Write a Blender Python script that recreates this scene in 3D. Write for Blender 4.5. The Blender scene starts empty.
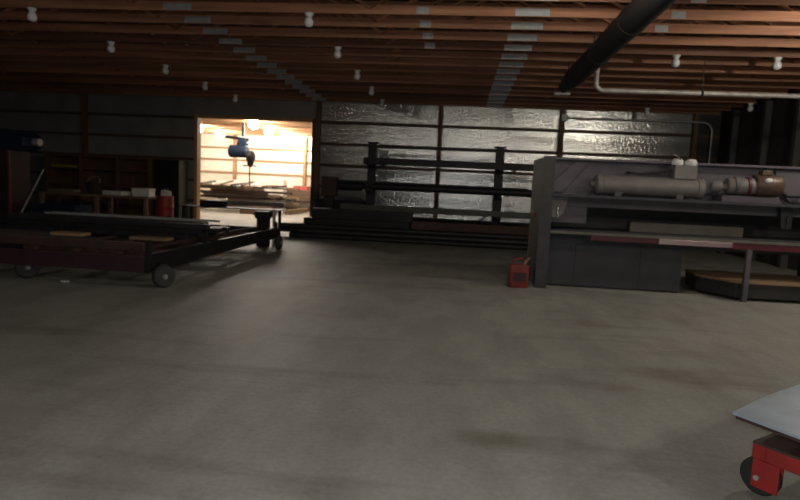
import bpy, bmesh, math, random
from mathutils import Vector, Matrix
R = random.Random(7)
PI = math.pi
scene = bpy.context.scene
COL = scene.collection

# ------------------------------------------------------------------ materials
def mat(name, c, rough=.6, metal=0., c2=None, scale=3., stretch=(1, 1, 1), bump=0., bscale=None,
        emit=None, estr=0., rnd=0., spec=.5, coord='Object', lo=.35, hi=.65):
    m = bpy.data.materials.new(name); m.use_nodes = True
    nt = m.node_tree; N = nt.nodes; L = nt.links
    b = N['Principled BSDF']
    b.inputs['Base Color'].default_value = (*c, 1)
    b.inputs['Roughness'].default_value = rough
    b.inputs['Metallic'].default_value = metal
    b.inputs['Specular IOR Level'].default_value = spec
    tc = N.new('ShaderNodeTexCoord'); mp = N.new('ShaderNodeMapping')
    mp.inputs['Scale'].default_value = stretch
    L.new(tc.outputs[coord], mp.inputs['Vector'])
    nz = N.new('ShaderNodeTexNoise'); nz.inputs['Scale'].default_value = scale
    nz.inputs['Detail'].default_value = 5; nz.inputs['Roughness'].default_value = .6
    L.new(mp.outputs['Vector'], nz.inputs['Vector'])
    rp = N.new('ShaderNodeValToRGB')
    c2 = c2 or tuple(x * .65 for x in c)
    rp.color_ramp.elements[0].position = lo; rp.color_ramp.elements[1].position = hi
    rp.color_ramp.elements[0].color = (*c2, 1); rp.color_ramp.elements[1].color = (*c, 1)
    L.new(nz.outputs['Fac'], rp.inputs['Fac'])
    out = rp.outputs['Color']
    if rnd:
        oi = N.new('ShaderNodeObjectInfo'); hs = N.new('ShaderNodeHueSaturation')
        mr = N.new('ShaderNodeMapRange'); mr.inputs['To Min'].default_value = 1 - rnd; mr.inputs['To Max'].default_value = 1 + rnd
        L.new(oi.outputs['Random'], mr.inputs['Value']); L.new(mr.outputs['Result'], hs.inputs['Value'])
        L.new(out, hs.inputs['Color']); out = hs.outputs['Color']
    L.new(out, b.inputs['Base Color'])
    if bump:
        n2 = N.new('ShaderNodeTexNoise'); n2.inputs['Scale'].default_value = bscale or scale * 4
        n2.inputs['Detail'].default_value = 3
        L.new(mp.outputs['Vector'], n2.inputs['Vector'])
        bp = N.new('ShaderNodeBump'); bp.inputs['Strength'].default_value = bump; bp.inputs['Distance'].default_value = .03
        L.new(n2.outputs['Fac'], bp.inputs['Height']); L.new(bp.outputs['Normal'], b.inputs['Normal'])
    if emit:
        b.inputs['Emission Color'].default_value = (*emit, 1); b.inputs['Emission Strength'].default_value = estr
    return m

M = {}
M['truss'] = mat('truss_wood', (.47, .225, .125), .7, c2=(.27, .12, .065), scale=4, stretch=(.15, 3, 3), rnd=.45)
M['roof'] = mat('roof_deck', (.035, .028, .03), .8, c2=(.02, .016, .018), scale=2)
M['post'] = mat('post_wood', (.16, .085, .05), .75, c2=(.09, .05, .03), scale=3, stretch=(3, 3, .3))
M['greypost'] = mat('grey_post', (.07, .065, .064), .75, c2=(.045, .042, .042), scale=3, stretch=(3, 3, .3))
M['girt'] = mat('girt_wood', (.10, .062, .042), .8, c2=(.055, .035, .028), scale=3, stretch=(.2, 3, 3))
M['jamb'] = mat('jamb_wood', (.50, .29, .13), .65, c2=(.36, .2, .09), scale=3, stretch=(3, 3, .3))
M['foil'] = mat('foil_insulation', (.68, .685, .645), .17, .72, c2=(.60, .605, .57), scale=1.2, bump=.36, bscale=14)
M['greysheet'] = mat('darker_grey_sheet', (.28, .27, .255), .55, .2, c2=(.21, .20, .195), scale=1.5)  # darker grey than the foil, for the wall beside and over the opening
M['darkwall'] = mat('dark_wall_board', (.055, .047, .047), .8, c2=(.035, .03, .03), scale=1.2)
M['whitewall'] = mat('white_liner', (.80, .76, .66), .6, c2=(.62, .56, .45), scale=.8)
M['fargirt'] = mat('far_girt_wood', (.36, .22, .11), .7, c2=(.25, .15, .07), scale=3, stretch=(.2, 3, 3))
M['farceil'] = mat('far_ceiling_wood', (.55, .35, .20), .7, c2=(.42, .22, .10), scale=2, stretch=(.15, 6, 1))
M['galv'] = mat('galvanised_plate', (.56, .58, .58), .5, .25, c2=(.44, .46, .46), scale=9)
M['blacksteel'] = mat('black_steel', (.022, .021, .023), .55, .4, c2=(.014, .013, .014), scale=5)
M['darksteel'] = mat('dark_steel', (.06, .058, .062), .5, .5, c2=(.04, .038, .04), scale=5, rnd=.35)
M['rackgreen'] = mat('grey_green_steel', (.085, .09, .075), .6, .2, c2=(.06, .062, .05), scale=4)
M['rust'] = mat('rusty_steel', (.085, .045, .035), .75, .2, c2=(.05, .03, .026), scale=6, rnd=.3)
M['darkred'] = mat('dark_red_paint', (.22, .02, .018), .6, c2=(.12, .014, .014), scale=9)  # darker red for the fuel can
M['litedge'] = mat('pink_lit_edge', (.20, .06, .075), .6, scale=5)
M['maroon'] = mat('maroon_paint', (.055, .018, .024), .65, c2=(.03, .013, .017), scale=4)
M['tyre'] = mat('dusty_tyre', (.05, .048, .046), .85, scale=8)
M['rubber'] = mat('black_rubber', (.02, .02, .021), .85, scale=8)
M['hubgrey'] = mat('hub_metal', (.50, .49, .47), .5, .25, scale=8)
M['machine'] = mat('machine_grey', (.115, .103, .12), .6, .1, c2=(.075, .067, .08), scale=2.2)
M['machinelt'] = mat('machine_light_grey', (.20, .185, .178), .5, .1, c2=(.145, .133, .128), scale=3)
M['machinedk'] = mat('machine_dark_grey', (.046, .046, .055), .65, .1, c2=(.035, .036, .042), scale=2)
M['endflange'] = mat('scuffed_dark_flange', (.045, .042, .045), .55, c2=(.028, .026, .028), scale=5)
M['machineblack'] = mat('machine_black', (.03, .028, .03), .6, c2=(.02, .02, .02), scale=4)  # near-black for the press end, throat and platform skirt
M['olive'] = mat('oily_bar', (.16, .15, .12), .55, .2, c2=(.11, .10, .085), scale=3)
M['redpaint'] = mat('red_paint', (.36, .024, .02), .5, c2=(.24, .018, .016), scale=6)
M['redstrip'] = mat('red_strip_paint', (.115, .017, .028), .45, c2=(.06, .01, .016), scale=4)
M['pinksteel'] = mat('pink_highlight_steel', (.60, .47, .48), .3, .6, c2=(.45, .32, .34), scale=6, stretch=(.3, 1, 1))
M['chrome'] = mat('chrome', (.85, .85, .84), .12, 1., c2=(.75, .75, .75))
M['brownmotor'] = mat('brown_motor', (.12, .075, .055), .45, .2, c2=(.07, .045, .034), scale=5)
M['wood'] = mat('bare_wood', (.42, .27, .15), .7, c2=(.28, .17, .09), scale=3, stretch=(.3, 3, 3), rnd=.4)
M['greywood'] = mat('grey_weathered_wood', (.15, .13, .11), .75, c2=(.085, .073, .062), scale=3, stretch=(.3, 3, 3), rnd=.35)
M['oldwood'] = mat('old_wood', (.20, .13, .08), .75, c2=(.12, .08, .05), scale=3, stretch=(.3, 3, 3), rnd=.3)
M['brownboard'] = mat('brown_board', (.15, .075, .045), .75, c2=(.09, .045, .03), scale=3, stretch=(3, 3, .3))
M['blue'] = mat('blue_paint', (.004, .02, .05), .6, c2=(.003, .012, .03), scale=5)
M['blackduct'] = mat('black_duct', (.013, .0125, .014), .7, scale=5)
M['white'] = mat('white_enamel', (.78, .78, .76), .4, c2=(.66, .66, .64), scale=6)
M['bulb'] = mat('frosted_bulb', (.88, .88, .87), .25, c2=(.8, .8, .8), scale=4)
M['greywhite'] = mat('grey_white_card', (.80, .78, .70), .7, c2=(.62, .60, .54), scale=5)
M['pipe'] = mat('pale_pipe', (.66, .63, .58), .5, .2, c2=(.4, .37, .34), scale=4)
M['sheet'] = mat('galvanised_sheet', (.46, .56, .64), .33, .35, c2=(.36, .44, .51), scale=5)
M['yellow'] = mat('yellow_paint', (.45, .36, .08), .5, scale=5)
M['pinkred'] = mat('faded_red_plastic', (.65, .14, .11), .5, c2=(.5, .1, .08), scale=5)
LAMPW = dict(hall=130., far=2600.)
M['lit'] = mat('lit_globe', (.9, .9, .88), .4, emit=(1, .96, .88), estr=LAMPW['hall'])
M['litback'] = mat('lit_globe_large', (.9, .9, .88), .4, emit=(1, .96, .89), estr=385.)
M['litnear'] = mat('lit_globe_near', (.9, .9, .88), .4, emit=(1, .93, .80), estr=450.)
M['addedmid'] = mat('added_globe_middle', (.9, .9, .88), .4, emit=(1, .93, .80), estr=170.)
M['litleft'] = mat('lit_globe_left', (.9, .9, .88), .4, emit=(1, .96, .89), estr=290.)
M['litfar'] = mat('lit_globe_bright', (.9, .9, .88), .4, emit=(1, .94, .83), estr=155.)

# concrete
m = bpy.data.materials.new('concrete_floor'); m.use_nodes = True
nt = m.node_tree; N = nt.nodes; L = nt.links; b = N['Principled BSDF']
b.inputs['Roughness'].default_value = .62
tc = N.new('ShaderNodeTexCoord')
def noise(scale, detail=6, stretch=(1, 1, 1), rot=0.):
    mp = N.new('ShaderNodeMapping'); mp.inputs['Scale'].default_value = stretch; mp.inputs['Rotation'].default_value = (0, 0, rot)
    L.new(tc.outputs['Object'], mp.inputs['Vector'])
    n = N.new('ShaderNodeTexNoise'); n.inputs['Scale'].default_value = scale; n.inputs['Detail'].default_value = detail
    n.inputs['Roughness'].default_value = .62; L.new(mp.outputs['Vector'], n.inputs['Vector']); return n.outputs['Fac']
def ramp(f, p0, c0, p1, c1):
    r = N.new('ShaderNodeValToRGB'); r.color_ramp.elements[0].position = p0; r.color_ramp.elements[1].position = p1
    r.color_ramp.elements[0].color = (*c0, 1); r.color_ramp.elements[1].color = (*c1, 1); L.new(f, r.inputs['Fac']); return r.outputs['Color']
def mixc(a, bb, mode='MULTIPLY', fac=1.):
    x = N.new('ShaderNodeMix'); x.data_type = 'RGBA'; x.blend_type = mode; x.inputs[0].default_value = fac
    L.new(a, x.inputs[6]); L.new(bb, x.inputs[7]); return x.outputs[2]
c = ramp(noise(.35, 4), .35, (.285, .283, .25), .68, (.355, .352, .312))
c = mixc(c, ramp(noise(2.2, 7, (1, .45, 1), .25), .33, (.74, .73, .72), .58, (1, 1, 1)))
c = mixc(c, ramp(noise(1.1, 5, (.35, 1.6, 1), .12), .30, (.70, .68, .66), .46, (1, 1, 1)))
c = mixc(c, ramp(noise(28, 4), .3, (.86, .86, .86), .7, (1.08, 1.08, 1.08)))
# one oil stain with its own shape
mp = N.new('ShaderNodeMapping'); mp.vector_type = 'POINT'
mp.inputs['Location'].default_value = (-.30 * 3.2, -3.30 * 6, 0); mp.inputs['Scale'].default_value = (3.2, 6, 1)
L.new(tc.outputs['Object'], mp.inputs['Vector'])
gr = N.new('ShaderNodeTexGradient'); gr.gradient_type = 'SPHERICAL'; L.new(mp.outputs['Vector'], gr.inputs['Vector'])
c = mixc(c, ramp(gr.outputs['Fac'], .0, (1, 1, 1), .7, (.62, .6, .52)))
L.new(c, b.inputs['Base Color'])
bp = N.new('ShaderNodeBump'); bp.inputs['Strength'].default_value = .25; bp.inputs['Distance'].default_value = .01
L.new(noise(14, 5), bp.inputs['Height']); L.new(bp.outputs['Normal'], b.inputs['Normal'])
M['concrete'] = m

# ------------------------------------------------------------------ mesh helpers
class MB:
    def __init__(s): s.bm = bmesh.new()
    def box(s, x0, x1, y0, y1, z0, z1, mtx=None, bev=0.):
        r = bmesh.ops.create_cube(s.bm, size=1)
        vs = r['verts']
        bmesh.ops.scale(s.bm, vec=(x1 - x0, y1 - y0, z1 - z0), verts=vs)
        bmesh.ops.translate(s.bm, vec=((x0 + x1) / 2, (y0 + y1) / 2, (z0 + z1) / 2), verts=vs)
        if mtx is not None: bmesh.ops.transform(s.bm, matrix=mtx, verts=vs)
        if bev:
            es = list({e for v in vs for e in v.link_edges})
            bmesh.ops.bevel(s.bm, geom=es, offset=bev, segments=2, affect='EDGES', profile=.6)
        return s
    def cyl(s, a, bb, r0, r1=None, n=16, caps=True):
        a = Vector(a); bb = Vector(bb); d = bb - a
        r1 = r0 if r1 is None else r1
        q = d.to_track_quat('Z', 'Y').to_matrix().to_4x4()
        q.translation = (a + bb) / 2
        bmesh.ops.create_cone(s.bm, cap_ends=caps, segments=n, radius1=r0, radius2=r1, depth=d.length, matrix=q)
        return s
    def sph(s, c, r, sc=(1, 1, 1), n=16):
        mt = Matrix.Translation(c) @ Matrix.Diagonal((*sc, 1))
        bmesh.ops.create_uvsphere(s.bm, u_segments=n, v_segments=max(6, n // 2), radius=r, matrix=mt); return s
    def bar(s, a, bb, w, h, up=(0, 0, 1), bev=0.):           # rectangular bar between two points
        a = Vector(a); bb = Vector(bb); d = bb - a
        x = d.normalized(); u = Vector(up)
        y = u.cross(x)
        if y.length < 1e-4: y = Vector((0, 1, 0)).cross(x)
        y.normalize(); z = x.cross(y)
        mt = Matrix((x, y, z)).transposed().to_4x4(); mt.translation = (a + bb) / 2
        return s.box(-d.length / 2, d.length / 2, -w / 2, w / 2, -h / 2, h / 2, mt, bev)
    def tube(s, pts, r, n=10):
        P = [Vector(p) for p in pts]
        rings = []
        ref = None
        for i, p in enumerate(P):
            t = (P[min(i + 1, len(P) - 1)] - P[max(i - 1, 0)]).normalized()
            if ref is None: ref = Vector((0, 0, 1)) if abs(t.z) < .9 else Vector((1, 0, 0))
            u = (ref - t * ref.dot(t)).normalized(); v = t.cross(u); ref = u
            rings.append([s.bm.verts.new(p + u * r * math.cos(2 * PI * k / n) + v * r * math.sin(2 * PI * k / n)) for k in range(n)])
        for A, B in zip(rings, rings[1:]):
            for k in range(n): s.bm.faces.new((A[k], A[(k + 1) % n], B[(k + 1) % n], B[k]))
        s.bm.faces.new(rings[0][::-1]); s.bm.faces.new(rings[-1]); return s
    def lathe(s, prof, c=(0, 0, 0), n=24, axis='Z'):
        prof = list(prof); rings = []
        for r, z in prof:
            ring = []
            for k in range(n):
                a = 2 * PI * k / n; x, y = r * math.cos(a), r * math.sin(a)
                v = {'Z': (x, y, z), 'X': (z, x, y), 'Y': (y, z, x)}[axis]
                ring.append(s.bm.verts.new(Vector(v) + Vector(c)))
            rings.append(ring)
        for A, B in zip(rings, rings[1:]):
            for k in range(n): s.bm.faces.new((A[k], A[(k + 1) % n], B[(k + 1) % n], B[k]))
        if prof[0][0] > 1e-6: s.bm.faces.new(rings[0][::-1])
        if prof[-1][0] > 1e-6: s.bm.faces.new(rings[-1])
        return s
    def prism(s, poly, y0, y1, plane='XZ'):
        f = {'XZ': lambda p, y: (p[0], y, p[1]), 'YZ': lambda p, y: (y, p[0], p[1]), 'XY': lambda p, y: (p[0], p[1], y)}[plane]
        A = [s.bm.verts.new(f(p, y0)) for p in poly]; B = [s.bm.verts.new(f(p, y1)) for p in poly]
        s.bm.faces.new(A); s.bm.faces.new(B[::-1]); n = len(poly)
        for k in range(n): s.bm.faces.new((A[k], B[k], B[(k + 1) % n], A[(k + 1) % n]))
        return s
    def build(s, name, material, parent=None, smooth=False):
        bmesh.ops.remove_doubles(s.bm, verts=s.bm.verts, dist=1e-6)
        bmesh.ops.recalc_face_normals(s.bm, faces=s.bm.faces)
        me = bpy.data.meshes.new(name); s.bm.to_mesh(me); s.bm.free()
        if smooth:
            for p in me.polygons: p.use_smooth = True
            try: me.set_sharp_from_angle(angle=math.radians(40))
            except Exception: pass
        me.materials.append(M[material] if isinstance(material, str) else material)
        o = bpy.data.objects.new(name, me); COL.objects.link(o)
        if parent: o.parent = parent
        return o

def thing(name, label, cat, loc=(0, 0, 0), rz=0., group=None):
    o = bpy.data.objects.new(name, None); COL.objects.link(o)
    o.empty_display_size = .1
    o.location = loc; o.rotation_euler = (0, 0, rz); o['label'] = label; o['category'] = cat
    if group: o['group'] = group
    return o
def tag(o, label, cat, group=None, kind=None):
    o['label'] = label; o['category'] = cat
    if group: o['group'] = group
    if kind: o['kind'] = kind
    return o
def struct(o, label=None, cat=None):
    o['kind'] = 'structure'
    if label: o['label'] = label
    if cat: o['category'] = cat
    return o
def dup(root, loc=None, rz=None, label=None, group=None):
    r = root.copy(); COL.objects.link(r)
    if loc is not None: r.location = loc
    if rz is not None: r.rotation_euler = (0, 0, rz)
    if label: r['label'] = label
    if group: r['group'] = group
    for ch in list(root.children):
        c = ch.copy(); COL.objects.link(c); c.parent = r
        for g in list(ch.children):
            d = g.copy(); COL.objects.link(d); d.parent = c
    return r
ORD = ['first', 'second', 'third', 'fourth', 'fifth', 'sixth', 'seventh', 'eighth', 'ninth', 'tenth', 'eleventh',
       'twelfth', 'thirteenth', 'fourteenth', 'fifteenth', 'sixteenth', 'seventeenth', 'eighteenth']

# ------------------------------------------------------------------ the building
YW = 18.5; ZC = 4.05; XL = -17.; XR = 7.7; YF = -7.; YB = 30.
DX0, DX1, DH = -8.72, -4.78, 3.42
struct(MB().box(XL - .3, XR + .3, YF - .3, YB + .3, -.2, 0).build('floor', 'concrete'), 'worn grey concrete slab floor with faint stains', 'floor')
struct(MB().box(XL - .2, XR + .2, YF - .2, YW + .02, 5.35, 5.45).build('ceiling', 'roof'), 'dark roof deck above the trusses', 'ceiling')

# far wall of the hall with the opening into the lit room
w = struct(MB().box(DX1, XR + .15, YW, YW + .15, 0, 5.35).build('wall_back', 'foil'), 'silver foil insulated wall with wooden girts and posts', 'wall')
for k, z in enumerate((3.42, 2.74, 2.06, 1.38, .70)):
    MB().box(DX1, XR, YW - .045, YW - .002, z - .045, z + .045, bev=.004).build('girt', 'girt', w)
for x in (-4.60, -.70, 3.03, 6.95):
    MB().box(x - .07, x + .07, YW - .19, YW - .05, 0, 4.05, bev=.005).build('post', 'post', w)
MB().box(7.0, XR, YW - .035, YW - .012, 0, 4.04).build('dark_panel', 'darkwall', w)
wl = struct(MB().box(XL - .15, DX0, YW, YW + .15, 0, 5.35).build('wall_back_left', 'greysheet'), 'darker grey wall left of the opening', 'wall')
for z in (3.42, 2.74, 2.06, 1.38, .70):
    MB().box(XL, DX0, YW - .045, YW - .002, z - .045, z + .045, bev=.004).build('girt', 'girt', wl)
for x in (-16.4, -12.55):
    MB().box(x - .07, x + .07, YW - .19, YW - .05, 0, 4.05, bev=.005).build('post', 'post', wl)
struct(MB().box(DX0, DX1, YW, YW + .15, DH, 5.35).build('wall_back_above_opening', 'greysheet'), 'darker grey wall strip over the lit opening', 'wall')
d = bpy.data.objects.new('door_1', None); COL.objects.link(d); struct(d, 'wood framed wide opening into the lit room', 'doorway')
MB().box(DX0 - .07, DX0 + .05, YW - .05, YW + .22, 0, DH + .1, bev=.006).build('jamb', 'jamb', d)
MB().box(DX1 - .04, DX1 + .05, YW - .05, YW + .22, 0, DH + .1, bev=.006).build('jamb', 'post', d)
MB().box(DX0 + .04, DX1 - .04, YW - .01, YW + .2, DH, DH + .1, bev=.006).build('head_trim', 'jamb', d)
# side walls and the wall behind the viewer
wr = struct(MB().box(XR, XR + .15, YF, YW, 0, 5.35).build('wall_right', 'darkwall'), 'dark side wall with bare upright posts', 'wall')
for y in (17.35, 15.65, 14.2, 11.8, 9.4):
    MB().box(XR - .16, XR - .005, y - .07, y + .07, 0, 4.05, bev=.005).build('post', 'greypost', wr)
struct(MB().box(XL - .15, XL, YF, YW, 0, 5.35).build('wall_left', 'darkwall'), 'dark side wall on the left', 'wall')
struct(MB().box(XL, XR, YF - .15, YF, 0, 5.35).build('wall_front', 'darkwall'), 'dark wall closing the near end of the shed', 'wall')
# lit room beyond
FX0, FX1 = -15.2, -4.3
wf = struct(MB().box(FX0, FX1, YB, YB + .15, 0, 4.2).build('wall_far', 'whitewall'), 'bright white far wall of the lit room with brown girts', 'wall')
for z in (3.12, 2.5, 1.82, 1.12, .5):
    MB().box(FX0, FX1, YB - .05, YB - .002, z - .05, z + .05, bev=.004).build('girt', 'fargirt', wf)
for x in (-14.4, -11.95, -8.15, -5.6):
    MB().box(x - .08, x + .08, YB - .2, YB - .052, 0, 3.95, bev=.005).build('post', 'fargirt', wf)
struct(MB().box(FX0 - .15, FX0, YW + .15, YB, 0, 4.2).build('wall_far_left', 'whitewall'), 'white left wall of the lit room', 'wall')
struct(MB().box(FX1, FX1 + .15, YW + .15, YB, 0, 4.2).build('wall_far_right', 'whitewall'), 'white right wall of the lit room', 'wall')
cf = struct(MB().box(FX0, FX1, YW + .15, YB, 3.95, 4.1).build('ceiling_far', 'farceil'), 'orange wooden ceiling of the lit room', 'ceiling')
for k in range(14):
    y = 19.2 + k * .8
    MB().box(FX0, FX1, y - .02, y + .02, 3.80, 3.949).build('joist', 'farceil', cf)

# ------------------------------------------------------------------ roof trusses
TY = [8.98 + .711 * k for k in range(-2, 14)]
nT = len(TY)
def make_truss(webs=True):
    t = thing('roof_truss', 'x', 'roof truss', (0, TY[0], 0), 0, 'wooden roof trusses')
    MB().box(XL, XR - .17, -.02, .02, ZC, ZC + .135, bev=.003).build('bottom_chord', 'truss', t)
    MB().box(XL, XR - .17, -.02, .02, 5.18, 5.34).build('top_chord', 'truss', t)
    xs = [XL + .3 + i * 1.9 for i in range(13)]
    for i in range(12 if webs else 0):
        z0, z1 = (ZC + .08, 5.24) if i % 2 == 0 else (5.24, ZC + .08)
        MB().bar((xs[i], .0, z0), (xs[i + 1], .0, z1), .038, .09, up=(0, 1, 0)).build('web', 'truss', t)
    for x, wd, h in ((.93, .50, .105), (-4.56, .46, .10), (-.70, .19, .105), (3.0, .2, .10)):
        MB().box(x - wd / 2, x + wd / 2, -.0235, -.0205, ZC + .007, ZC + .007 + h).build('gusset_plate', 'galv', t)
    return t
tr0 = make_truss()
for k, y in enumerate(TY):
    t = tr0 if k == 0 else dup(tr0, (0, y, 0))
    n = nT - 1 - k
    for ch in list(t.children):
        if ch.name.startswith('gusset'):
            cx = sum(v.co.x for v in ch.data.vertices) / len(ch.data.vertices)
            if (k > 5 and abs(cx + .7) < .1) or (k > 3 and abs(cx - 3) < .1): bpy.data.objects.remove(ch)
    t['label'] = ('wooden roof truss nearest the far foil wall' if n == 0 else
                  f'wooden roof truss with gusset plates, {ORD[n]} in front of the one at the far wall')

tr1 = make_truss(False)
for k in range(12):
    t = tr1 if k == 0 else dup(tr1)
    t.location = (0, TY[0] - .711 * (k + 1), 0)
    t['label'] = f'wooden roof truss, {ORD[k]} above and behind the upper edge of the photo'
# ------------------------------------------------------------------ bulbs on the trusses
def make_bulb():
    t = thing('light_bulb', 'x', 'light bulb', (0, 0, 0), 0, 'unlit bulbs in white sockets under the trusses')
    MB().lathe([(.03, 0), (.07, -.004), (.07, -.02), (.055, -.035), (.05, -.06), (0, -.06)], n=20).build('socket', 'white', t, True)
    MB().lathe([(0, -.061), (.035, -.061), (.05, -.08), (.068, -.11), (.073, -.145), (.064, -.18), (.04, -.205), (0, -.215)], n=20).build('bulb', 'bulb', t, True)
    return t
bulb0 = make_bulb()
first = True
def put_bulb(x, y, lab, z=ZC):
    global first
    t = bulb0 if first else dup(bulb0)
    first = False
    t.location = (x, y, z - .001); t['label'] = lab
near = lambda y: min(TY, key=lambda v: abs(v - y))
for k, y in enumerate((9.0, 11.1, 13.2, 15.4, 17.5)):
    put_bulb(-7.02, near(y), f'unlit bulb in white socket, {ORD[k]} from the camera in the row over the wagon')
for k, y in enumerate((9.0, 11.1, 13.2, 15.4, 17.5)):
    put_bulb(-2.45, near(y), f'unlit bulb in white socket, {ORD[k]} from the camera in the row along the middle')
put_bulb(3.75, near(11.3), 'unlit bulb in white socket just beyond the black duct, above the pale pipe')
put_bulb(5.48, near(11.1), 'unlit bulb in white socket above the right part of the pale pipe')
put_bulb(5.25, near(17.4), 'small far unlit bulb over the foil wall beneath the pale pipe')
put_bulb(7.40, near(15.8), 'unlit bulb in white socket high in the dark right corner')

# lit globes
def make_globe(material, r):
    t = thing('globe_lamp', 'x', 'lamp')
    MB().lathe([(.02, 0), (.085, -.004), (.085, -.03), (.045, -.05), (.045, -.09), (0, -.09)], n=20).build('socket', 'white', t, True)
    MB().sph((0, 0, -.085 - r), r, n=24).build('globe', material, t, True)
    return t
hall = [(5.95, TY[0] + .36, 'lit globe lamp near the right wall'), (4.3, TY[0] - .711 * 11.5, 'lit globe lamp right behind the viewer'),
        (6.6, TY[0] - .711 * 7.5, 'lit globe lamp right of the viewer'), (-3.4, TY[0] - .711 * 11.5, 'lit globe lamp behind and left of the viewer'),
        (1.15, TY[0] - .711 * 1.5, 'unseen globe lamp added just above the upper edge of the photo, left of the black duct')]  # last globe is unseen, added to light the middle trusses
g0 = make_globe('lit', .10)
for k, (x, y, lab) in enumerate(hall):
    t = g0 if k == 0 else dup(g0)
    z = (3.93, 4.16, 4.16, 4.16, 3.98)[k]
    t.location = (x, y, z); t['label'] = lab; t['group'] = 'lit globe lamps of the hall'
    if k != 2:
        for ch in t.children:
            if ch.name.startswith('globe'): ch.data = ch.data.copy(); ch.data.materials[0] = M[('litnear', 'litback', '', 'litleft', 'addedmid')[k]]
    MB().cyl((0, 0, 0), (0, 0, 5.35 - z), .012).build('rod', 'white', t)
g1 = make_globe('litfar', .2)
farl = [(-11.9, 25.4, 'leftmost lit globe at the far end of the storeroom'), (-11.9, 27.8, 'lit globe right of the leftmost one, near the hoist'),
        (-8.22, 22.4, 'brightest lit globe just under the top of the opening'), (-8.4, 24.8, 'lit globe right behind the brightest one'),
        (-8.45, 27.2, 'lit globe third in the right storeroom row'), (-8.5, 29.0, 'smallest lit globe, deepest in the right storeroom row')]
for k, (x, y, lab) in enumerate(farl):
    t = g1 if k == 0 else dup(g1)
    t.location = (x, y, 3.949); t['label'] = lab; t['group'] = 'lit globes of the storeroom'

# ------------------------------------------------------------------ duct, pipe, conduit
t = thing('air_duct', 'black round duct hanging under the trusses, running towards the far wall', 'duct', (2.19, 0, 0))
zc = 3.83
MB().lathe([(.0, 5.2), (.19, 5.2), (.19, 12.3), (.185, 12.35), (.12, 13.4), (0, 13.4)], (0, 0, zc), 28, 'Y').build('duct_tube', 'blackduct', t, True)
for y in (6.5, 8.3, 10.1, 11.9):
    MB().lathe([(.19, y - .03), (.2, y - .03), (.2, y + .03), (.19, y + .03)], (0, 0, zc), 28, 'Y').build('joint_band', 'blackduct', t, True)
for y in (TY[0], TY[3], TY[6]):
    for s in (-1, 1):
        MB().bar((s * .197, y, zc), (s * .197, y, ZC + .01), .02, .004).build('strap', 'blacksteel', t)
MB().box(-.20, .14, 13.40, 13.52, zc - .16, zc - .10, bev=.01).build('end_bracket', 'pipe', t)
MB().bar((0, 13.46, zc - .1), (0, 13.46, ZC), .03, .01).build('strap', 'blacksteel', t)

def arc(c, r, a0, a1, u, v, n=8):
    c, u, v = Vector(c), Vector(u), Vector(v)
    return [c + u * r * math.cos(a0 + (a1 - a0) * i / n) + v * r * math.sin(a0 + (a1 - a0) * i / n) for i in range(n + 1)]
t = thing('overhead_pipe', 'pale horizontal pipe with an elbow under the trusses at right', 'pipe', (0, 11.5, 0))
zp = 3.46
pts = [Vector((2.47, 0, 4.06))] + arc((2.62, 0, zp + .15), .15, PI, 1.5 * PI, (1, 0, 0), (0, 0, 1)) + [Vector((XR - .02, 0, zp))]
MB().tube(pts, .042, 14).build('pipe_run', 'pipe', t, True)
for x in (4.4, 6.4):
    MB().lathe([(.042, x - .02), (.05, x - .02), (.05, x + .02), (.042, x + .02)], (0, 0, zp), 16, 'X').build('clamp', 'blacksteel', t)
    MB().bar((x, 0, zp + .045), (x, 0, ZC), .012, .012).build('hanger_rod', 'blacksteel', t)

t = thing('wall_conduit', 'thin pale conduit bending down beside the foil wall at its right end', 'conduit')
yy = YW - .22
pts = [Vector((3.15, yy, 3.80)), Vector((7.10, yy, 3.80))] + arc((7.10, yy, 3.50), .30, PI / 2, 0, (1, 0, 0), (0, 0, 1)) + [Vector((7.40, yy, 1.2))]
MB().tube(pts, .022, 10).build('conduit_run', 'pipe', t, True)
MB().box(7.30, 7.50, yy - .05, YW - .04, 1.0, 1.25, bev=.01).build('junction_box', 'galv', t)
MB().box(2.98, 3.16, yy - .03, yy + .028, 3.70, 3.90, bev=.01).build('junction_box', 'galv', t)

# ------------------------------------------------------------------ storeroom: hoist, lumber
HY = 23.4
t = thing('electric_hoist', 'blue electric hoist hanging from an arm under the storeroom ceiling', 'hoist', (-9.02, HY, -.15))
MB().bar((-.75, 0, 3.36), (.25, 0, 3.26), .10, .12, bev=.01).build('arm', 'blacksteel', t)
MB().box(-.05, .05, -.05, .05, 3.40, 4.099, bev=.01).build('hanger', 'blacksteel', t)
MB().prism([(-.22, 2.92), (.12, 2.9), (.20, 3.1), (.14, 3.34), (-.10, 3.34), (-.2, 3.1)], -.16, .16).build('bracket', 'blue', t)
MB().lathe([(0, -.58), (.20, -.58), (.26, -.52), (.26, .16), (.22, .20), (0, .20)], (0, 0, 2.78), 24, 'X').build('motor', 'blue', t, True)
MB().lathe([(0, .20), (.2, .20), (.25, .24), (.24, .44), (.15, .5), (0, .5)], (0, 0, 2.58), 20, 'X').build('gearbox', 'blacksteel', t, True)
MB().sph((.33, 0, 2.34), .17, (.8, .7, 1.2)).build('hook_block', 'blacksteel', t, True)
MB().tube([(.30, 0, 2.30), (.30, 0, 1.75), (.32, 0, 1.35)], .028, 8).build('chain', 'blacksteel', t, True)
MB().cyl((.02, 0, 2.2), (.58, 0, 2.2), .028).build('spreader_bar', 'blacksteel', t)

def board(x0, x1, y0, y1, z0, z1, wd, th, lab, group, m='wood', nm='lumber_board'):
    o = MB().bar((x0, y0, z0), (x1, y1, z1), wd, th, bev=.004).build(nm, m)
    return tag(o, lab, 'lumber', group)
G = 'boards of the storeroom lumber heap'
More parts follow.
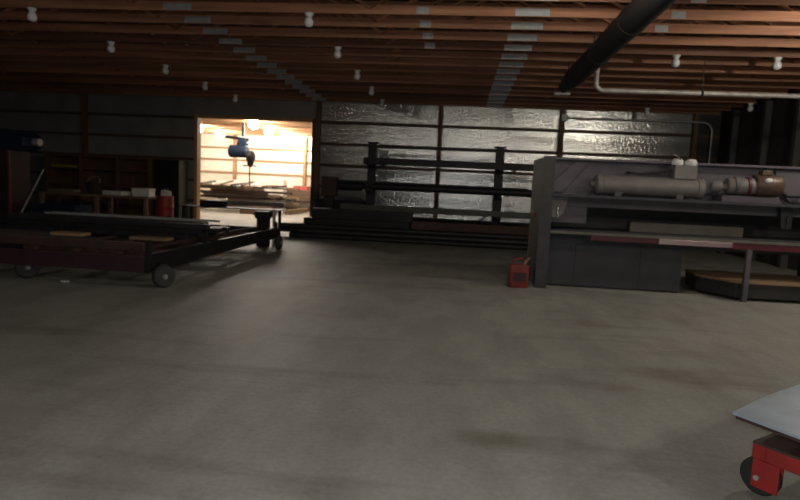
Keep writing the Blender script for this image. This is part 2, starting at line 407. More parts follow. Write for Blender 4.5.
# supports, then layers
for i, x in enumerate((-12.3, -9.4, -7.6)):
    board(x, x, 25.1, 28.4, .1, .1, .2, .2, 'dark timber bearer on the floor under the lumber heap', 'bearers under the lumber heap', 'oldwood', 'timber_bearer')
rr = random.Random(3)
LV = 0
for lay in range(9):
    for j in range(4):
        y = 25.4 + j * .85 + rr.uniform(-.12, .12)
        ln = rr.uniform(2.6, 4.6); xc = rr.uniform(-10.9, -8.7) - lay * .04
        if lay > 5 and j > 1: continue
        z = .25 + lay * .10
        tl = 0
        board(xc - ln / 2, xc + ln / 2, y + rr.uniform(-.1, .1), y + rr.uniform(-.1, .1), z - tl * .5, z + tl * .5,
              rr.choice((.14, .2, .26)), .098, 'sawn board in the jumbled lumber heap of the lit room', G, rr.choice(('wood', 'greywood', 'greywood', 'rust', 'oldwood')))
for k in range(5):
    xx = -11.9 + k * .75
    board(xx, xx + 1.9 - .1 * k, 25.30 + k * .25, 25.34 + k * .25, 1.136, 1.136, .18, .07, 'board lying lengthwise on top of the jumbled lumber heap', 'lengthwise boards topping the lumber heap', ('greywood', 'oldwood', 'rust')[k % 3])
for k in range(8):
    xx = -11.6 + k * .48
    board(xx, xx + rr.uniform(-.14, .14), 25.05, 26.6 + rr.uniform(-.2, .3), 1.21, 1.20 + rr.uniform(.04, .22), .12, .07, 'board lying crosswise on top of the jumbled lumber heap', 'crosswise boards topping the lumber heap', ('greywood', 'greywhite', 'oldwood', 'rust')[k % 4])
board(-10.3, -7.5, 24.4, 24.4, .4455, .4455, .22, .2, 'thick dark timber lying in front of the lumber heap', None, 'blacksteel', 'timber_balk')
MB_ = MB()
o = tag(MB().box(-9.4, -7.9, 24.1, 24.7, 0, .345, bev=.02).build('timber_crib', 'oldwood'), 'low dark wooden crib under the thick dark timber', 'crib')
board(-12.2, -9.8, 24.3, 23.7, .35, .62, .12, .06, 'thin grey plank leaning up to the thick dark timber', None, 'greywhite')
t = thing('storage_tub', 'faded red plastic tub at the right of the lumber heap', 'tub', (-8.0, 28.95, 1.08))
MB().prism([(-.32, .0), (.32, 0), (.37, .17), (-.37, .17)], -.3, .3).build('tub_body', 'pinkred', t)
MB().box(-.4, .4, -.34, .34, .17, .20, bev=.01).build('rim', 'pinkred', t)
o = tag(MB().box(-8.7, -7.3, 28.6, 29.3, 0, 1.079, bev=.01).build('wooden_crate', 'oldwood'), 'wooden crate under the faded red tub', 'crate')
for x, z, wd, h, lab in ((-11.5, 0, .5, 1.45, 'grey box at the left end of the lumber heap'), (-10.0, 0, .6, 1.3, 'pale box standing behind the middle of the lumber heap'),
                      (-9.05, 0, .28, 1.55, 'tall narrow pale box behind the lumber heap, under the lamps')):
    t = thing('cardboard_box', lab, 'box', (x, 29.0, z))
    MB().box(-wd / 2, wd / 2, -.3, .3, 0, h, bev=.01).build('carton', 'greywhite', t)
    MB().box(-wd / 2 + .02, wd / 2 - .02, -.05, .05, h, h + .004).build('tape', 'oldwood', t)

# ------------------------------------------------------------------ cantilever rack with stock
RY = 16.6
t = thing('cantilever_rack', 'black steel cantilever stock rack against the foil wall', 'rack', (0, RY, 0))
UX = (-2.55, 1.10)
for x in UX:
    u = MB().box(x - .12, x + .12, 0, .24, 0, 2.68, bev=.01).build('upright', 'blacksteel', t)
    MB().box(x - .16, x + .16, -.02, .26, 2.68, 2.72, bev=.005).build('cap', 'blacksteel', u)
    MB().box(x - .10, x + .10, -.9, .0, 0, .14, bev=.01).build('foot', 'blacksteel', t)
    for z in (2.02, 1.30, .72):
        MB().prism([(0, z - .05), (0, z + .05), (-.75, z + .05), (-.75, z + .01)], x - .05, x + .05, 'YZ').build('arm', 'blacksteel', t)
    MB().tube([(x + .13, -.30, 2.0), (x + .28, -.3, 2.0), (x + .42, -.3, 2.06), (x + .50, -.3, 2.12)], .025, 8).build('stop_hook', 'blacksteel', t)
for z in (2.60, .35):
    MB().box(UX[0] + .12, UX[1] - .12, .08, .14, z - .04, z + .04).build('cross_brace', 'blacksteel', t)
MB().bar((UX[0] + 2.9, .11, .40), (UX[1] - .13, .11, .85), .04, .05).build('diagonal_brace', 'blacksteel', t)
rk = RY
def stock(nm, x0, x1, y, z, w, h, lab, m, grp=None, rnd=False):
    if rnd:
        b = MB(); n = 18
        b.lathe([(w * .78, x0), (w, x0), (w, x1), (w * .78, x1)], (0, y, z + w), n, 'X')
        b = b.build(nm, m, None, True)
    else:
        b = MB()
        b.box(x0, x1, y - w / 2, y + w / 2, z, z + h, bev=.006)
        b = b.build(nm, m)
    return tag(b, lab, 'steel stock', grp)
stock('steel_girder', -2.75, 2.60, RY - .18, 2.07, .22, .19, 'thick black steel beam on the top arms of the rack, nearest the wall', 'blacksteel')
stock('steel_girder', -2.55, 2.9, RY - .47, 2.07, .2, .12, 'flatter black steel beam on the top arms, front one', 'blacksteel')
stock('steel_girder', -3.6, 1.9, RY - .20, 1.35, .24, .24, 'black steel beam on the middle arms of the rack, at the back', 'blacksteel')
stock('steel_tube', -2.4, 2.05, RY - .52, 1.35, .10, .2, 'black round steel tube on the front of the middle arms', 'blacksteel', None, True)
stock('steel_channel', -3.3, 2.25, RY - .48, .77, .3, .15, 'grey green steel channel on the lowest arms of the rack', 'rackgreen')
# motor box on the left end of the stock
t = thing('motor_unit', 'dark box with a short shaft left of the rack', 'motor', (-3.62, RY - .60, 0))
MB().box(-.21, .21, -.18, .18, 1.12, 1.66, bev=.02).build('housing', 'rust', t)
MB().cyl((.21, 0, 1.42), (.95, 0, 1.42), .12).build('shaft', 'blacksteel', t)
MB().box(-.12, .12, -.12, .12, 0, 1.12, bev=.01).build('pedestal', 'blacksteel', t)
# pile of pipes and beams on the floor in front of the wall
G = 'long steel pieces piled on the floor under the rack'
rr = random.Random(11)
for lay, nrow in enumerate((6, 5, 4)):
    for j in range(nrow):
        y = RY - .99 - .72 + j * .14 + lay * .07
        s = .066
        xe = 2.35 + rr.uniform(-.25, .1) if lay < 2 else 2.0 + rr.uniform(-.4, .2)
        stock('steel_pipe', -4.35 + rr.uniform(-.45, .3), xe, y, .002 + lay * .118, s, 0, 'dark steel pipe in the long pile on the floor below the rack', 'darksteel', G, True)
stock('steel_plate_stack', -4.1, -1.25, RY - 1.27, .371, .5, .16, 'dark steel plate lying on the left half of the pipe pile', 'blacksteel')
stock('steel_girder', -3.9, -1.2, RY - 1.27, .532, .3, .26, 'black steel beam topping the left half of the pipe pile', 'blacksteel')
stock('steel_girder', -1.2, 2.25, RY - 1.27, .371, .3, .2, 'rust brown steel beam on the right half of the pipe pile', 'rust')
t = thing('steel_bin', 'dark lidless steel bin behind the left end of the pipe pile', 'bin', (-3.35, RY + .93, 0))
bm = MB(); bm.box(-.95, .6, -.42, .42, 0, .03)
bm.box(-.95, .6, -.45, -.42, 0, .98); bm.box(-.95, .6, .42, .45, 0, .98); bm.box(-.95, -.92, -.42, .42, 0, .98); bm.box(.57, .6, -.42, .42, 0, .98)
bm.build('bin_body', 'blacksteel', t)
MB().box(-.99, .64, -.48, -.45, .9, 1.0, bev=.006).build('rim', 'blacksteel', t)
t = thing('steel_trough', 'dark long trough low behind the right of the pipe pile', 'trough', (.4, RY + .9, 0))
MB().prism([(-.3, 0), (.3, 0), (.4, .55), (.34, .55), (.26, .06), (-.26, .06), (-.34, .55), (-.4, .55)], -3.0, 1.85, 'YZ').build('trough_body', 'blacksteel', t)

# ------------------------------------------------------------------ wagon with steel stock on the left
WX0, WX1, WY0, WY1 = -6.45, -3.91, 7.0, 12.3
t = thing('steel_wagon', 'long low dark steel wagon on small wheels at left', 'wagon')
for x in (WX0, WX1 - .08):
    MB().box(x, x + .08, WY0, WY1, .22, .44, bev=.006).build('side_rail', 'blacksteel', t)
MB().box(WX0 + .08, WX1 - .08, WY0, WY0 + .08, .20, .40, bev=.006).build('front_rail', 'maroon', t)
MB().box(WX0 + .08, WX1 - .08, WY1 - .08, WY1, .22, .44, bev=.006).build('rear_rail', 'blacksteel', t)
for y in (7.9, 9.0, 10.1, 11.2):
    MB().box(WX0 + .08, WX1 - .08, y - .04, y + .04, .26, .40, bev=.005).build('cross_member', 'rust', t)
for x in (-5.6, -5.0, -4.4):
    MB().box(x - .03, x + .03, WY0 + .08, WY1 - .08, .40, .45, bev=.004).build('deck_bar', 'rust', t)
for x in (WX0 + .04, WX1 - .04):
    for y in (WY0 + .04, 8.75, WY1 - .04):
        MB().box(x - .03, x + .03, y - .03, y + .03, .44, .62 if y < 8 else .58, bev=.004).build('stake', 'blacksteel', t)
def wheel(x, y, sx, yaw):
    wh = MB().lathe([(.095, -.05), (.13, -.05), (.145, -.035), (.15, 0), (.145, .035), (.13, .05), (.095, .05)], (0, 0, 0), 28, 'X').build('wheel', 'tyre', t, True)
    wh.location = (x, y, .15); wh.rotation_euler = (0, 0, yaw)
    MB().lathe([(0, -.03), (.03, -.055), (.05, -.03), (.098, -.045), (.098, .045), (.05, .03), (.03, .055), (0, .03)], (0, 0, 0), 20, 'X').build('hub', 'hubgrey', wh, True)
    MB().box(-.09, -.065, -.04, .04, -.04, .07).build('axle_bracket', 'blacksteel', wh)
    MB().box(-.09, .0, -.05, .05, .152, .165).build('swivel_plate', 'blacksteel', wh)
    MB().cyl((-.09, 0, 0), (.06, 0, 0), .018).build('axle', 'hubgrey', wh)
for x, y, sx, yaw in ((WX1 + .13, WY0 + .10, 1, -.6), (WX0 + .72, WY0 + .14, 1, -.7), (WX1 + .12, WY1 - .3, 1, 0), (WX0 - .12, WY1 - .3, -1, PI)):
    wheel(x, y, sx, yaw)
# white scrap on floor in front of the wagon
t = thing('paper_scrap', 'tiny white scrap on the floor in front of the wagon', 'scrap', (-5.12, 7.05, 0))
MB().prism([(-.045, -.03), (.04, -.025), (.05, .02), (-.02, .035)], .001, .016, 'XY').build('scrap', 'white', t)
# stock across the wagon
G = 'long dark steel bars laid across the wagon'
rr = random.Random(5)
for lay in range(3):
    for j in range(6 - lay):
        y = 8.98 + j * .17 + lay * .06
        z = .452 + lay * .082
        x0 = -7.9 + rr.uniform(-.4, .3); x1 = -3.98 - rr.uniform(0, .5)
        tag(MB().box(x0, x1, y - .06, y + .06, z, z + .08, bev=.006).build('steel_bar', rr.choice(('darksteel', 'blacksteel', 'darksteel'))),
            'long dark square steel bar in the pile laid across the wagon', 'steel bar', G)
for j, (y, z, x1, lab) in enumerate(((9.42, .70, -4.25, 'thin bright edged steel rod on top of the bar pile, nearer one'), (9.62, .70, -4.1, 'thin bright edged steel rod on top of the bar pile, farther one'))):
    tag(MB().cyl((-7.2, y, z + .02), (x1, y, z + .02), .018).build('steel_rod', 'hubgrey'), lab, 'steel rod')
# planks on the wagon front
for j, (y, x0, x1, lab, mm) in enumerate(((8.55, -6.36, -5.85, 'short tan plank at the left of the wagon deck before the bar pile', 'wood'), (8.55, -5.05, -4.45, 'short tan plank at the right of the wagon deck before the bar pile', 'wood'),
                                      (7.9, -6.35, -5.3, 'reddish board on the front deck of the wagon', 'rust'))):
    tag(MB().box(x0, x1, y - .13, y + .13, .452, .50, bev=.005).build('wooden_plank', mm), lab, 'plank')
tag(MB().box(-6.35, -4.1, 7.16, 7.26, .452, .56, bev=.008).build('steel_angle', 'rust'), 'rusty square bar along the front edge of the wagon deck', 'steel bar')
# stand at the far end of the wagon
t = thing('steel_trestle', 'black steel trestle table behind the far end of the wagon', 'trestle', (0, 12.95, 0))
MB().box(-6.4, -4.05, -.25, .25, .785, .81, bev=.004).build('top', 'blacksteel', t)
for x in (-6.3, -4.15):
    for y in (-.2, .2):
        MB().box(x - .03, x + .03, y - .03, y + .03, 0, .785, bev=.004).build('leg', 'hubgrey' if (x > -5 and y < 0) else 'blacksteel', t)
    MB().box(x - .02, x + .02, -.17, .17, .18, .22).build('stretcher', 'blacksteel', t)
tag(MB().box(-5.95, -5.4, 12.8, 13.1, .811, .95, bev=.015).build('tool_box', 'blacksteel'), 'flat black box on the trestle table', 'box')
t = thing('chain_vise', 'black vise block standing at the right end of the bar stack, before the trestle', 'vise', (-4.32, 12.52, 0))
MB().box(-.12, .12, -.12, .12, 0, .62, bev=.01).build('pedestal', 'blacksteel', t)
MB().box(-.16, .16, -.14, .14, .62, .78, bev=.02).build('jaw', 'blacksteel', t)
MB().cyl((-.22, -.05, .7), (.22, -.05, .7), .02).build('handle', 'blacksteel', t)

# ------------------------------------------------------------------ clutter at the far left
t = thing('punch_press', 'tall red machine with a blue head at the far left edge', 'machine', (-11.45, 13.6, 0))
MB().box(-.5, .5, -.4, .4, 0, .12, bev=.015).build('base', 'maroon', t)
MB().box(-.42, .40, -.35, .35, .12, 1.92, bev=.02).build('column', 'maroon', t)
MB().box(.36, .43, -.38, -.33, .12, 1.92, bev=.005).build('lit_edge_strip', 'litedge', t)  # lit edge of the column put into a paler pink strip
h = MB().prism([(-.6, 1.92), (.52, 1.92), (.78, 2.05), (.80, 2.25), (.5, 2.42), (-.6, 2.46)], -.38, .38).build('head', 'blue', t)
MB().lathe([(0, .80), (.09, .80), (.10, .84), (.10, .96), (0, .98)], (0, 0, 2.15), 18, 'X').build('motor_cap', 'hubgrey', h, True)
t = thing('work_bench', 'long dark wooden bench along the far left wall', 'bench', (-10.3, 15.6, 0))
MB().box(-1.55, 1.75, -.4, .4, .80, .86, bev=.006).build('top', 'oldwood', t)
for x in (-1.45, .2, 1.65):
    for y in (-.33, .33):
        MB().box(x - .05, x + .05, y - .05, y + .05, 0, .80, bev=.005).build('leg', 'oldwood', t)
MB().box(-1.4, 1.6, -.30, .30, .25, .29).build('lower_shelf', 'oldwood', t)
t = thing('shelf_unit', 'brown wooden shelf unit standing against the darker left wall', 'shelf', (-11.55, 17.95, 0))
for x in (-1.9, -.7, .55, 1.65):
    MB().box(x - .05, x + .05, -.28, .28, 0, 2.02, bev=.005).build('upright', 'brownboard', t)
for z in (.5, 1.05, 1.58, 1.98):
    MB().box(-1.85, 1.6, -.27, .27, z - .02, z + .02).build('shelf_board', 'brownboard', t)
MB().box(-1.85, 1.6, .28, .30, .1, 2.0).build('back_panel', 'brownboard', t)
tag(MB().box(-13.3, -12.4, 17.72, 17.78, 1.602, 1.68, bev=.006).build('spirit_level', 'yellow'), 'long dull yellow spirit level on the upper shelf', 'level')
t = thing('tall_cabinet', 'tall black cabinet between the shelf unit and the lit opening', 'cabinet', (-9.32, 18.0, 0))
MB().box(-.40, .40, -.3, .3, .06, 1.98, bev=.01).build('body', 'blacksteel', t)
for s in (-1, 1):
    dd = MB().box(min(s * .01, s * .38), max(s * .01, s * .38), -.318, -.301, .1, 1.94, bev=.004).build('door', 'blacksteel', t)
    MB().box(s * .05 - .01, s * .05 + .01, -.335, -.318, .95, 1.1).build('handle', 'hubgrey', dd)
MB().box(-.38, .38, -.28, .28, 0, .06).build('plinth', 'blacksteel', t)
t = thing('steel_drum', 'red steel drum behind the wagon, beside the black cabinet', 'drum', (-7.95, 15.0, 0))
MB().lathe([(0, 0), (.21, 0), (.22, .02), (.215, .3), (.225, .32), (.215, .34), (.215, .6), (.225, .62), (.215, .64), (.215, .90), (.22, .92), (.205, .92), (.2, .905), (0, .905)], n=28).build('drum_body', 'redpaint', t, True)
MB().lathe([(0, .906), (.035, .906), (.035, .925), (0, .925)], (.1, .02, 0), 12).build('bung', 'hubgrey', t)
tag(MB().prism([(-.12, 0), (.12, 0), (.10, .13), (-.11, .15)], -.08, .08).build('paper_bag', 'greywhite'), 'small crumpled white bag on top of the red drum', 'bag').location = (-7.90, 14.98, .925)
def boxthing(nm, lab, cat, x, y, z, wd, dp, h, m, rz=0.):
    t = thing(nm, lab, cat, (x, y, z), rz)
    MB().box(-wd / 2, wd / 2, -dp / 2, dp / 2, 0, h * .8, bev=.006).build('body', m, t)
    MB().box(-wd / 2 - .01, wd / 2 + .01, -dp / 2 - .01, dp / 2 + .01, h * .8 + .0005, h, bev=.006).build('lid', m, t)
boxthing('carton', 'grey white carton on the bench, closest to the drum', 'box', -8.85, 15.5, .861, .48, .4, .22, 'greywhite', .1)
boxthing('carton', 'low white carton in the middle of the bench', 'box', -9.62, 15.45, .861, .62, .4, .12, 'greywhite', -.15)
boxthing('tool_case', 'brown flat case at the left of the bench', 'case', -11.25, 15.5, .861, .75, .35, .1, 'oldwood', .1)
t = thing('bucket', 'black bucket on the bench between brown case and white carton', 'bucket', (-10.35, 15.5, .861))
MB().lathe([(0, 0), (.15, 0), (.2, .34), (.185, .34), (.14, .02), (0, .02)], n=24).build('pail', 'rubber', t, True)
MB().tube(arc((0, 0, .33), .19, 0, PI, (1, 0, 0), (0, .5, .85), 12), .008, 8).build('handle', 'hubgrey', t)
t = thing('plastic_tub', 'dark blue tub standing on the floor left of the bench bucket', 'tub', (-10.2, 14.0, 0))
MB().prism([(-.5, 0), (.5, 0), (.6, .62), (.56, .62), (.47, .04), (-.47, .04), (-.56, .62), (-.6, .62)], -.35, .35).build('tub_body', 'blue', t)
for s in (-1, 1):
    MB().prism([(-.5, 0), (.5, 0), (.6, .62), (-.6, .62)], s * .35 - .015, s * .35 + .015).build('end_wall', 'blue', t)
t = thing('broom', 'broom with a pale handle leaning beside the red machine', 'broom', (0, 0, 0))
MB().cyl((-10.72, 13.05, .18), (-10.22, 13.35, 1.48), .016).build('handle', 'pipe', t)
MB().box(-10.93, -10.5, 12.98, 13.1, .12, .2, bev=.015).build('head', 'redpaint', t)
MB().box(-10.92, -10.51, 12.985, 13.095, 0, .12).build('bristles', 'oldwood', t)

# ------------------------------------------------------------------ the press at right
MX0, MX1 = 1.26, 5.75
t = thing('metal_press', 'big grey steel press with a horizontal hydraulic cylinder at right', 'press', (0, 9.0, 0))
e = MB().box(MX0, MX0 + .16, .04, 1.25, 0, 2.02, bev=.006).build('end_plate', 'machineblack', t)
MB().box(MX0 - .01, MX0 + .17, 0, .04, 0, 2.03, bev=.004).build('flange', 'endflange', e)
e2 = MB().box(MX1, MX1 + .16, .04, 1.25, 0, 2.02, bev=.006).build('end_plate', 'machinedk', t)
MB().box(MX1 - .01, MX1 + .17, 0, .04, 0, 2.03, bev=.004).build('flange', 'machinedk', e2)
a, z_ = MX0 + .16, MX1
MB().box(a, z_, .38, .50, 1.47, 2.00, bev=.004).build('ram_panel', 'machine', t)
MB().box(a, z_, .28, .56, 2.00, 2.035, bev=.005).build('top_flange', 'machine', t)
MB().prism([(a, 1.50), (a + .2, 1.50), (a + .56, 1.97), (a + .38, 1.99), (a, 1.6)], .33, .379).build('gusset_rib', 'machine', t)
MB().box(a, z_, -.02, .60, 1.425, 1.468, bev=.005).build('ledge', 'machinedk', t)
MB().box(a, z_, .30, .60, 1.28, 1.424, bev=.008).build('ram_lower', 'machine', t)
# cylinder housing
cy = MB().lathe([(0, 2.06), (.12, 2.06), (.158, 2.09), (.158, 2.16), (.148, 2.17), (.148, 3.55), (.158, 3.56), (.158, 3.64), (0, 3.64)], (0, .16, 1.64), 4 * 7, 'X').build('main_cylinder', 'machinelt', t, True)
MB().lathe([(0, 2.0), (.05, 2.0), (.06, 2.03), (.06, 2.06), (0, 2.06)], (0, .16, 1.64), 16, 'X').build('cylinder_eye', 'olive', cy, True)
for x in (2.4, 3.3):
    MB().box(x - .05, x + .05, .05, .38, 1.469, 1.55, bev=.004).build('saddle', 'machine', cy)
vb = MB().box(3.2, 3.52, .06, .36, 1.77, 1.98, bev=.01).build('valve_block', 'machinelt', t)
for x in (3.25, 3.45):
    MB().lathe([(.075, 1.98), (.085, 2.0), (.08, 2.05), (.05, 2.075), (0, 2.08)], (x, .15, 0), 16).build('glint_cap', 'white', vb, True)  # white colour stands in for the glints on the chrome caps
MB().tube([(3.2, .18, 1.9), (2.95, .18, 1.86), (2.72, .2, 1.83), (2.62, .25, 1.84), (2.6, .38, 1.85)], .02, 8).build('hose', 'machineblack', vb, True)
MB().tube([(3.3, .10, 1.98), (3.24, .08, 2.1), (3.16, .1, 2.14)], .012, 8).build('lever', 'chrome', vb, True)
mt = MB().lathe([(0, 3.98), (.11, 3.98), (.125, 4.0), (.125, 4.36), (0, 4.36)], (0, .14, 1.71), 26, 'X').build('pump_body', 'machinelt', t, True)
MB().lathe([(0, 3.76), (.06, 3.76), (.085, 3.79), (.085, 3.90), (.055, 3.92), (.055, 3.98), (0, 3.98)], (0, .14, 1.69), 20, 'X').build('pump_nose', 'machinelt', mt, True)
for x in (4.09, 4.27):
    MB().lathe([(.126, x - .02), (.14, x - .02), (.14, x + .02), (.126, x + .02)], (0, .14, 1.71), 26, 'X').build('band', 'redstrip' if x > 4.2 else 'machine', mt, True)
mo = MB().lathe([(0, 4.36), (.14, 4.36), (.165, 4.39), (.165, 4.70), (.14, 4.74), (.06, 4.78), (0, 4.78)], (0, .14, 1.73), 26, 'X').build('motor', 'brownmotor', t, True)
MB().box(4.44, 4.58, .06, .2, 1.88, 1.95, bev=.01).build('terminal_box', 'brownmotor', mo)
MB().sph((4.50, -.02, 1.80), .045, (1.3, .6, .8)).build('motor_glint', 'white', mo, True)  # white bulge painted in as the glint on the motor
MB().box(3.9, 4.7, .05, .37, 1.469, 1.56, bev=.005).build('motor_mount', 'machine', mo)
MB().tube([(4.60, .30, 1.97), (4.72, .30, 1.86), (4.80, .28, 1.68), (4.92, .26, 1.60), (5.15, .26, 1.60)], .03, 10).build('hydraulic_line', 'machineblack', t, True)
MB().prism([(4.75, 1.97), (5.7, 1.97), (5.7, 1.50), (5.0, 1.50), (4.85, 1.72)], .33, .379).build('cover_plate', 'machine', t)
# throat
MB().box(a, z_, .95, 1.02, .90, 1.424).build('throat_back', 'machineblack', t)
MB().box(a, a + .60, .32, .36, 1.02, 1.278, bev=.004).build('side_plate', 'machine', t)
br = MB().prism([(a + .02, 1.42), (a + .28, 1.42), (a + .22, 1.18), (a + .14, 1.10), (a + .05, 1.10)], .20, .299).build('slide_bracket', 'machinelt', t)
MB().cyl((a + .13, .17, 1.10), (a + .13, .17, 1.26), .014).build('chrome_pin', 'chrome', br)
br = MB().prism([(4.82, 1.42), (5.0, 1.42), (5.0, 1.1), (4.86, 1.1)], .20, .299).build('slide_bracket', 'machinedk', t)
MB().cyl((4.93, .17, 1.13), (4.93, .17, 1.29), .014).build('chrome_pin', 'chrome', br)
MB().box(2.72, 4.42, .40, .62, .925, 1.08, bev=.01).build('back_gauge', 'olive', t)
MB().prism([(a, .88), (z_, .88), (z_, .93), (a + .4, .925), (a, .91)], .10, .94).build('bed_top', 'machinedk', t)
MB().box(a, z_, .04, .12, .86, .90, bev=.004).build('bed_lip', 'olive', t)
MB().box(2.05, 3.05, .05, .11, .78, .859, bev=.004).build('blade_guard', 'redstrip', t)
MB().box(3.06, 4.12, .04, .11, .78, .859, bev=.004).build('blade', 'pinksteel', t)  # silver segment of the red strip, its pink highlight put into the colour
MB().box(4.13, z_ - .01, .05, .11, .76, .859, bev=.004).build('blade_guard', 'redstrip', t)
MB().box(a, z_, .30, .42, .70, .879).build('bed_beam', 'machinedk', t)
MB().box(a, 3.52, .30, .36, .03, .699, bev=.004).build('skirt_panel', 'machinedk', t)
for x in (1.9, 2.9):
    MB().box(x - .012, x + .012, .288, .30, .08, .68).build('seam_strip', 'machinedk', t)
MB().box(3.44, 3.52, .361, 1.2, .0, .699).build('inner_web', 'machineblack', t)

# platform in front of / under the right of the press
t = thing('low_platform', 'low wooden topped steel platform under the right of the press', 'platform', (0, 0, 0))
poly = [(3.86, 9.55), (4.20, 8.96), (5.7, 9.02), (5.7, 10.1), (3.9, 10.1)]
MB().prism(poly, .05, .265, 'XY').build('skirt', 'machineblack', t)
MB().prism([(3.83, 9.55), (4.19, 8.93), (5.72, 8.99), (5.72, 10.12), (3.89, 10.12)], .266, .302, 'XY').build('deck', 'wood', t)
for yy in (9.2, 9.5, 9.8):
    MB().box(4.12 if yy < 9.3 else 3.92, 5.71, yy - .006, yy + .006, .302, .305).build('board_gap', 'oldwood', t)
MB().box(4.25, 4.32, 8.85, 8.915, 0, .78, bev=.005).build('post', 'machine', t)
for x, y in ((3.95, 9.6), (4.3, 9.15), (5.55, 9.2), (5.55, 9.95)):
    MB().cyl((x, y, 0), (x, y, .05), .035).build('foot', 'rubber', t)

# red fuel can and shovel at the press's left end
t = thing('fuel_can', 'red fuel can on the floor at the left end of the press', 'can', (.98, 8.95, 0), .2)
MB().box(-.15, .15, -.09, .09, 0, .36, bev=.03).build('body', 'darkred', t, True)
MB().tube([(-.10, 0, .35), (-.09, 0, .43), (.03, 0, .45), (.08, 0, .42), (.09, 0, .35)], .016, 10).build('handle', 'darkred', t, True)
MB().cyl((.08, 0, .36), (.17, 0, .47), .025, .015).build('spout', 'oldwood', t)
MB().box(-.1, .1, -.095, -.089, .1, .24).build('rib_panel', 'maroon', t)
t = thing('shovel', 'shovel leaning on the end of the press behind the red can', 'shovel')
MB().cyl((1.13, 9.33, .25), (1.238, 9.5, 1.14), .017).build('handle', 'brownboard', t)
MB().tube([(1.19, 9.5, 1.10), (1.20, 9.44, 1.17), (1.22, 9.56, 1.17), (1.23, 9.5, 1.10)], .012, 8).build('grip', 'wood', t)
MB().prism([(-.11, .28), (.11, .28), (.10, .08), (0, 0), (-.10, .08)], -.008, .008).build('blade', 'rust', t).location = (1.12, 9.32, 0)

# ------------------------------------------------------------------ red cart with the galvanised sheet, lower right
CA = math.radians(38)
cl = (1.535, 2.93, 0)
t = thing('sheet_cart', 'low red steel cart on black casters at the lower right', 'cart', cl, CA)
# local x runs away to the right, local -y runs to the right towards the viewer
MB().box(0, 1.5, -.06, 0, .19, .262, bev=.005).build('side_rail', 'redpaint', t)
MB().box(0, 1.5, -.80, -.74, .19, .262, bev=.005).build('side_rail', 'redpaint', t)
MB().box(-.0, .06, -.74, -.06, .19, .262, bev=.005).build('end_rail', 'redpaint', t)
MB().box(1.44, 1.5, -.74, -.06, .19, .262, bev=.005).build('end_rail', 'redpaint', t)
MB().box(.0, 1.5, -.80, .0, .263, .275).build('deck', 'rust', t)
for x, sx in ((.0, 1), (1.5, -1)):
    for y in (-.07, -.73):
        c = MB().box(min(x, x + sx * .012), max(x, x + sx * .012), y - .062, y + .062, .045, .189, bev=.003).build('caster_plate', 'redpaint', t)
        MB().box(x + sx * .075 - .006, x + sx * .075 + .006, y - .05, y + .05, .06, .189, bev=.003).build('inner_plate', 'redpaint', c)
        MB().lathe([(.0, -.024), (.085, -.024), (.095, -.014), (.095, .014), (.085, .024), (0, .024)], (x + sx * .042, y + .035, .096), 24, 'X').build('wheel', 'rubber', c, True)
        MB().cyl((x - sx * .01, y + .035, .096), (x + sx * .09, y + .035, .096), .013).build('axle_bolt', 'hubgrey', c)
def sheetmesh():
    b = MB()
    n = 12
    # quad corner layout in world xy; slight upward curl along the far edge
    A = Vector((1.35, 2.78)); u = Vector((.745, .667)); v = Vector((.56, -.83))
    top = {}
    for i in range(n + 1):
        for j in range(n + 1):
            p = A + u * (1.7 * i / n) + v * (1.05 * j / n)
            z = .455 + .012 * (max(0, 1 - j / n * 2.2)) ** 2 * math.sin(PI * min(1, i / n * 2.2))
            for s, dz in ((0, 0), (1, .012)):
                top[i, j, s] = b.bm.verts.new((p.x, p.y, z + dz))
    for i in range(n):
        for j in range(n):
            for s in (0, 1): b.bm.faces.new([top[q] for q in ((i, j, s), (i + 1, j, s), (i + 1, j + 1, s), (i, j + 1, s))])
    for k in range(n):
        b.bm.faces.new([top[q] for q in ((k, 0, 0), (k + 1, 0, 0), (k + 1, 0, 1), (k, 0, 1))])
        b.bm.faces.new([top[q] for q in ((k, n, 0), (k + 1, n, 0), (k + 1, n, 1), (k, n, 1))])
        b.bm.faces.new([top[q] for q in ((0, k, 0), (0, k + 1, 0), (0, k + 1, 1), (0, k, 1))])
        b.bm.faces.new([top[q] for q in ((n, k, 0), (n, k + 1, 0), (n, k + 1, 1), (n, k, 1))])
    return b
tag(sheetmesh().build('metal_sheet', 'sheet', None, True), 'shiny galvanised sheet lying on the red cart, corner jutting out', 'sheet')
sh = bpy.data.objects['metal_sheet']
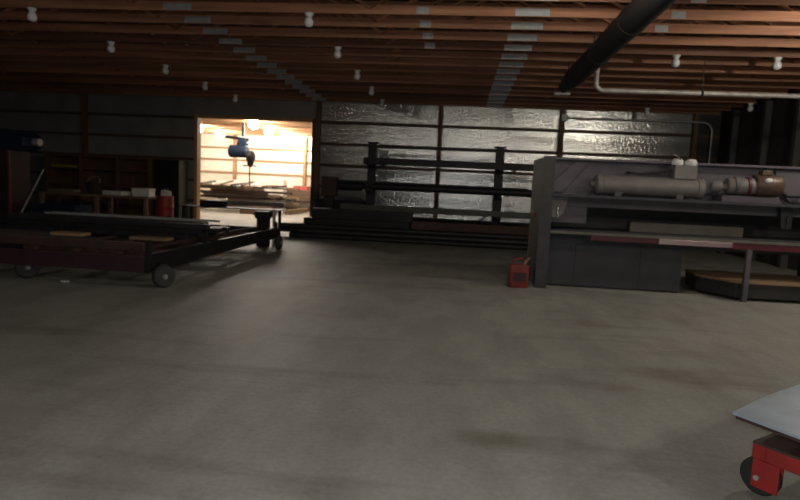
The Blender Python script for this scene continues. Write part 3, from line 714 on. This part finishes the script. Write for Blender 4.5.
MB().bar((1.35 + .56 * .02, 2.78 - .83 * .02, .449), (1.35 + .56 * 1.05, 2.78 - .83 * 1.05, .449), .012, .012).build('dark_edge_strip', 'rust', sh)  # dark strip under the sheet's front edge
ctr = Matrix.Translation(cl) @ Matrix.Rotation(CA, 4, 'Z')
for k, yy in enumerate((-.15, -.55)):
    tag(MB().box(.25, 1.35, yy - .05, yy + .05, .276, .4535, ctr, .004).build('wooden_batten', 'oldwood'),
        ('wooden batten under the galvanised sheet, far one' if k == 0 else 'wooden batten under the galvanised sheet, near one'), 'batten')

# ------------------------------------------------------------------ world, camera
wd = bpy.data.worlds.new('night'); scene.world = wd; wd.use_nodes = True
wd.node_tree.nodes['Background'].inputs[0].default_value = (.6, .6, .7, 1)
wd.node_tree.nodes['Background'].inputs[1].default_value = .002

yw, pt, rl = (math.radians(v) for v in (5.55, 6.2, 2.7))
f = Vector((-math.sin(yw) * math.cos(pt), math.cos(yw) * math.cos(pt), -math.sin(pt)))
r0 = Vector((math.cos(yw), math.sin(yw), 0)); u0 = r0.cross(f)
rt = r0 * math.cos(rl) + u0 * math.sin(rl); up = -r0 * math.sin(rl) + u0 * math.cos(rl)
cd = bpy.data.cameras.new('camera'); cam = bpy.data.objects.new('camera', cd); COL.objects.link(cam)
mt = Matrix((rt, up, -f)).transposed().to_4x4(); mt.translation = (0, 0, 1.45); cam.matrix_world = mt
cd.sensor_width = 36; cd.lens = 36 * 575 / 800; cd.clip_end = 200; cd.clip_start = .05
scene.camera = cam
# the small flash beside the lens
ld = bpy.data.lights.new('camera_flash', 'SPOT'); ld.energy = 165; ld.color = (1, .98, .97); ld.shadow_soft_size = .02
ld.spot_size = math.radians(120); ld.spot_blend = .6
fl = bpy.data.objects.new('camera_flash', ld); COL.objects.link(fl)
fm = Matrix((rt, up, -f)).transposed().to_4x4(); fm.translation = Vector((0, 0, 1.45)) + rt * .05 + up * .04; fl.matrix_world = fm
cd.dof.use_dof = True; cd.dof.focus_distance = 2.6; cd.dof.aperture_fstop = 3.2
vs = scene.view_settings
vs.view_transform = 'Standard'; vs.look = 'None'; vs.gamma = 1; vs.use_curve_mapping = False; vs.exposure = 0.0
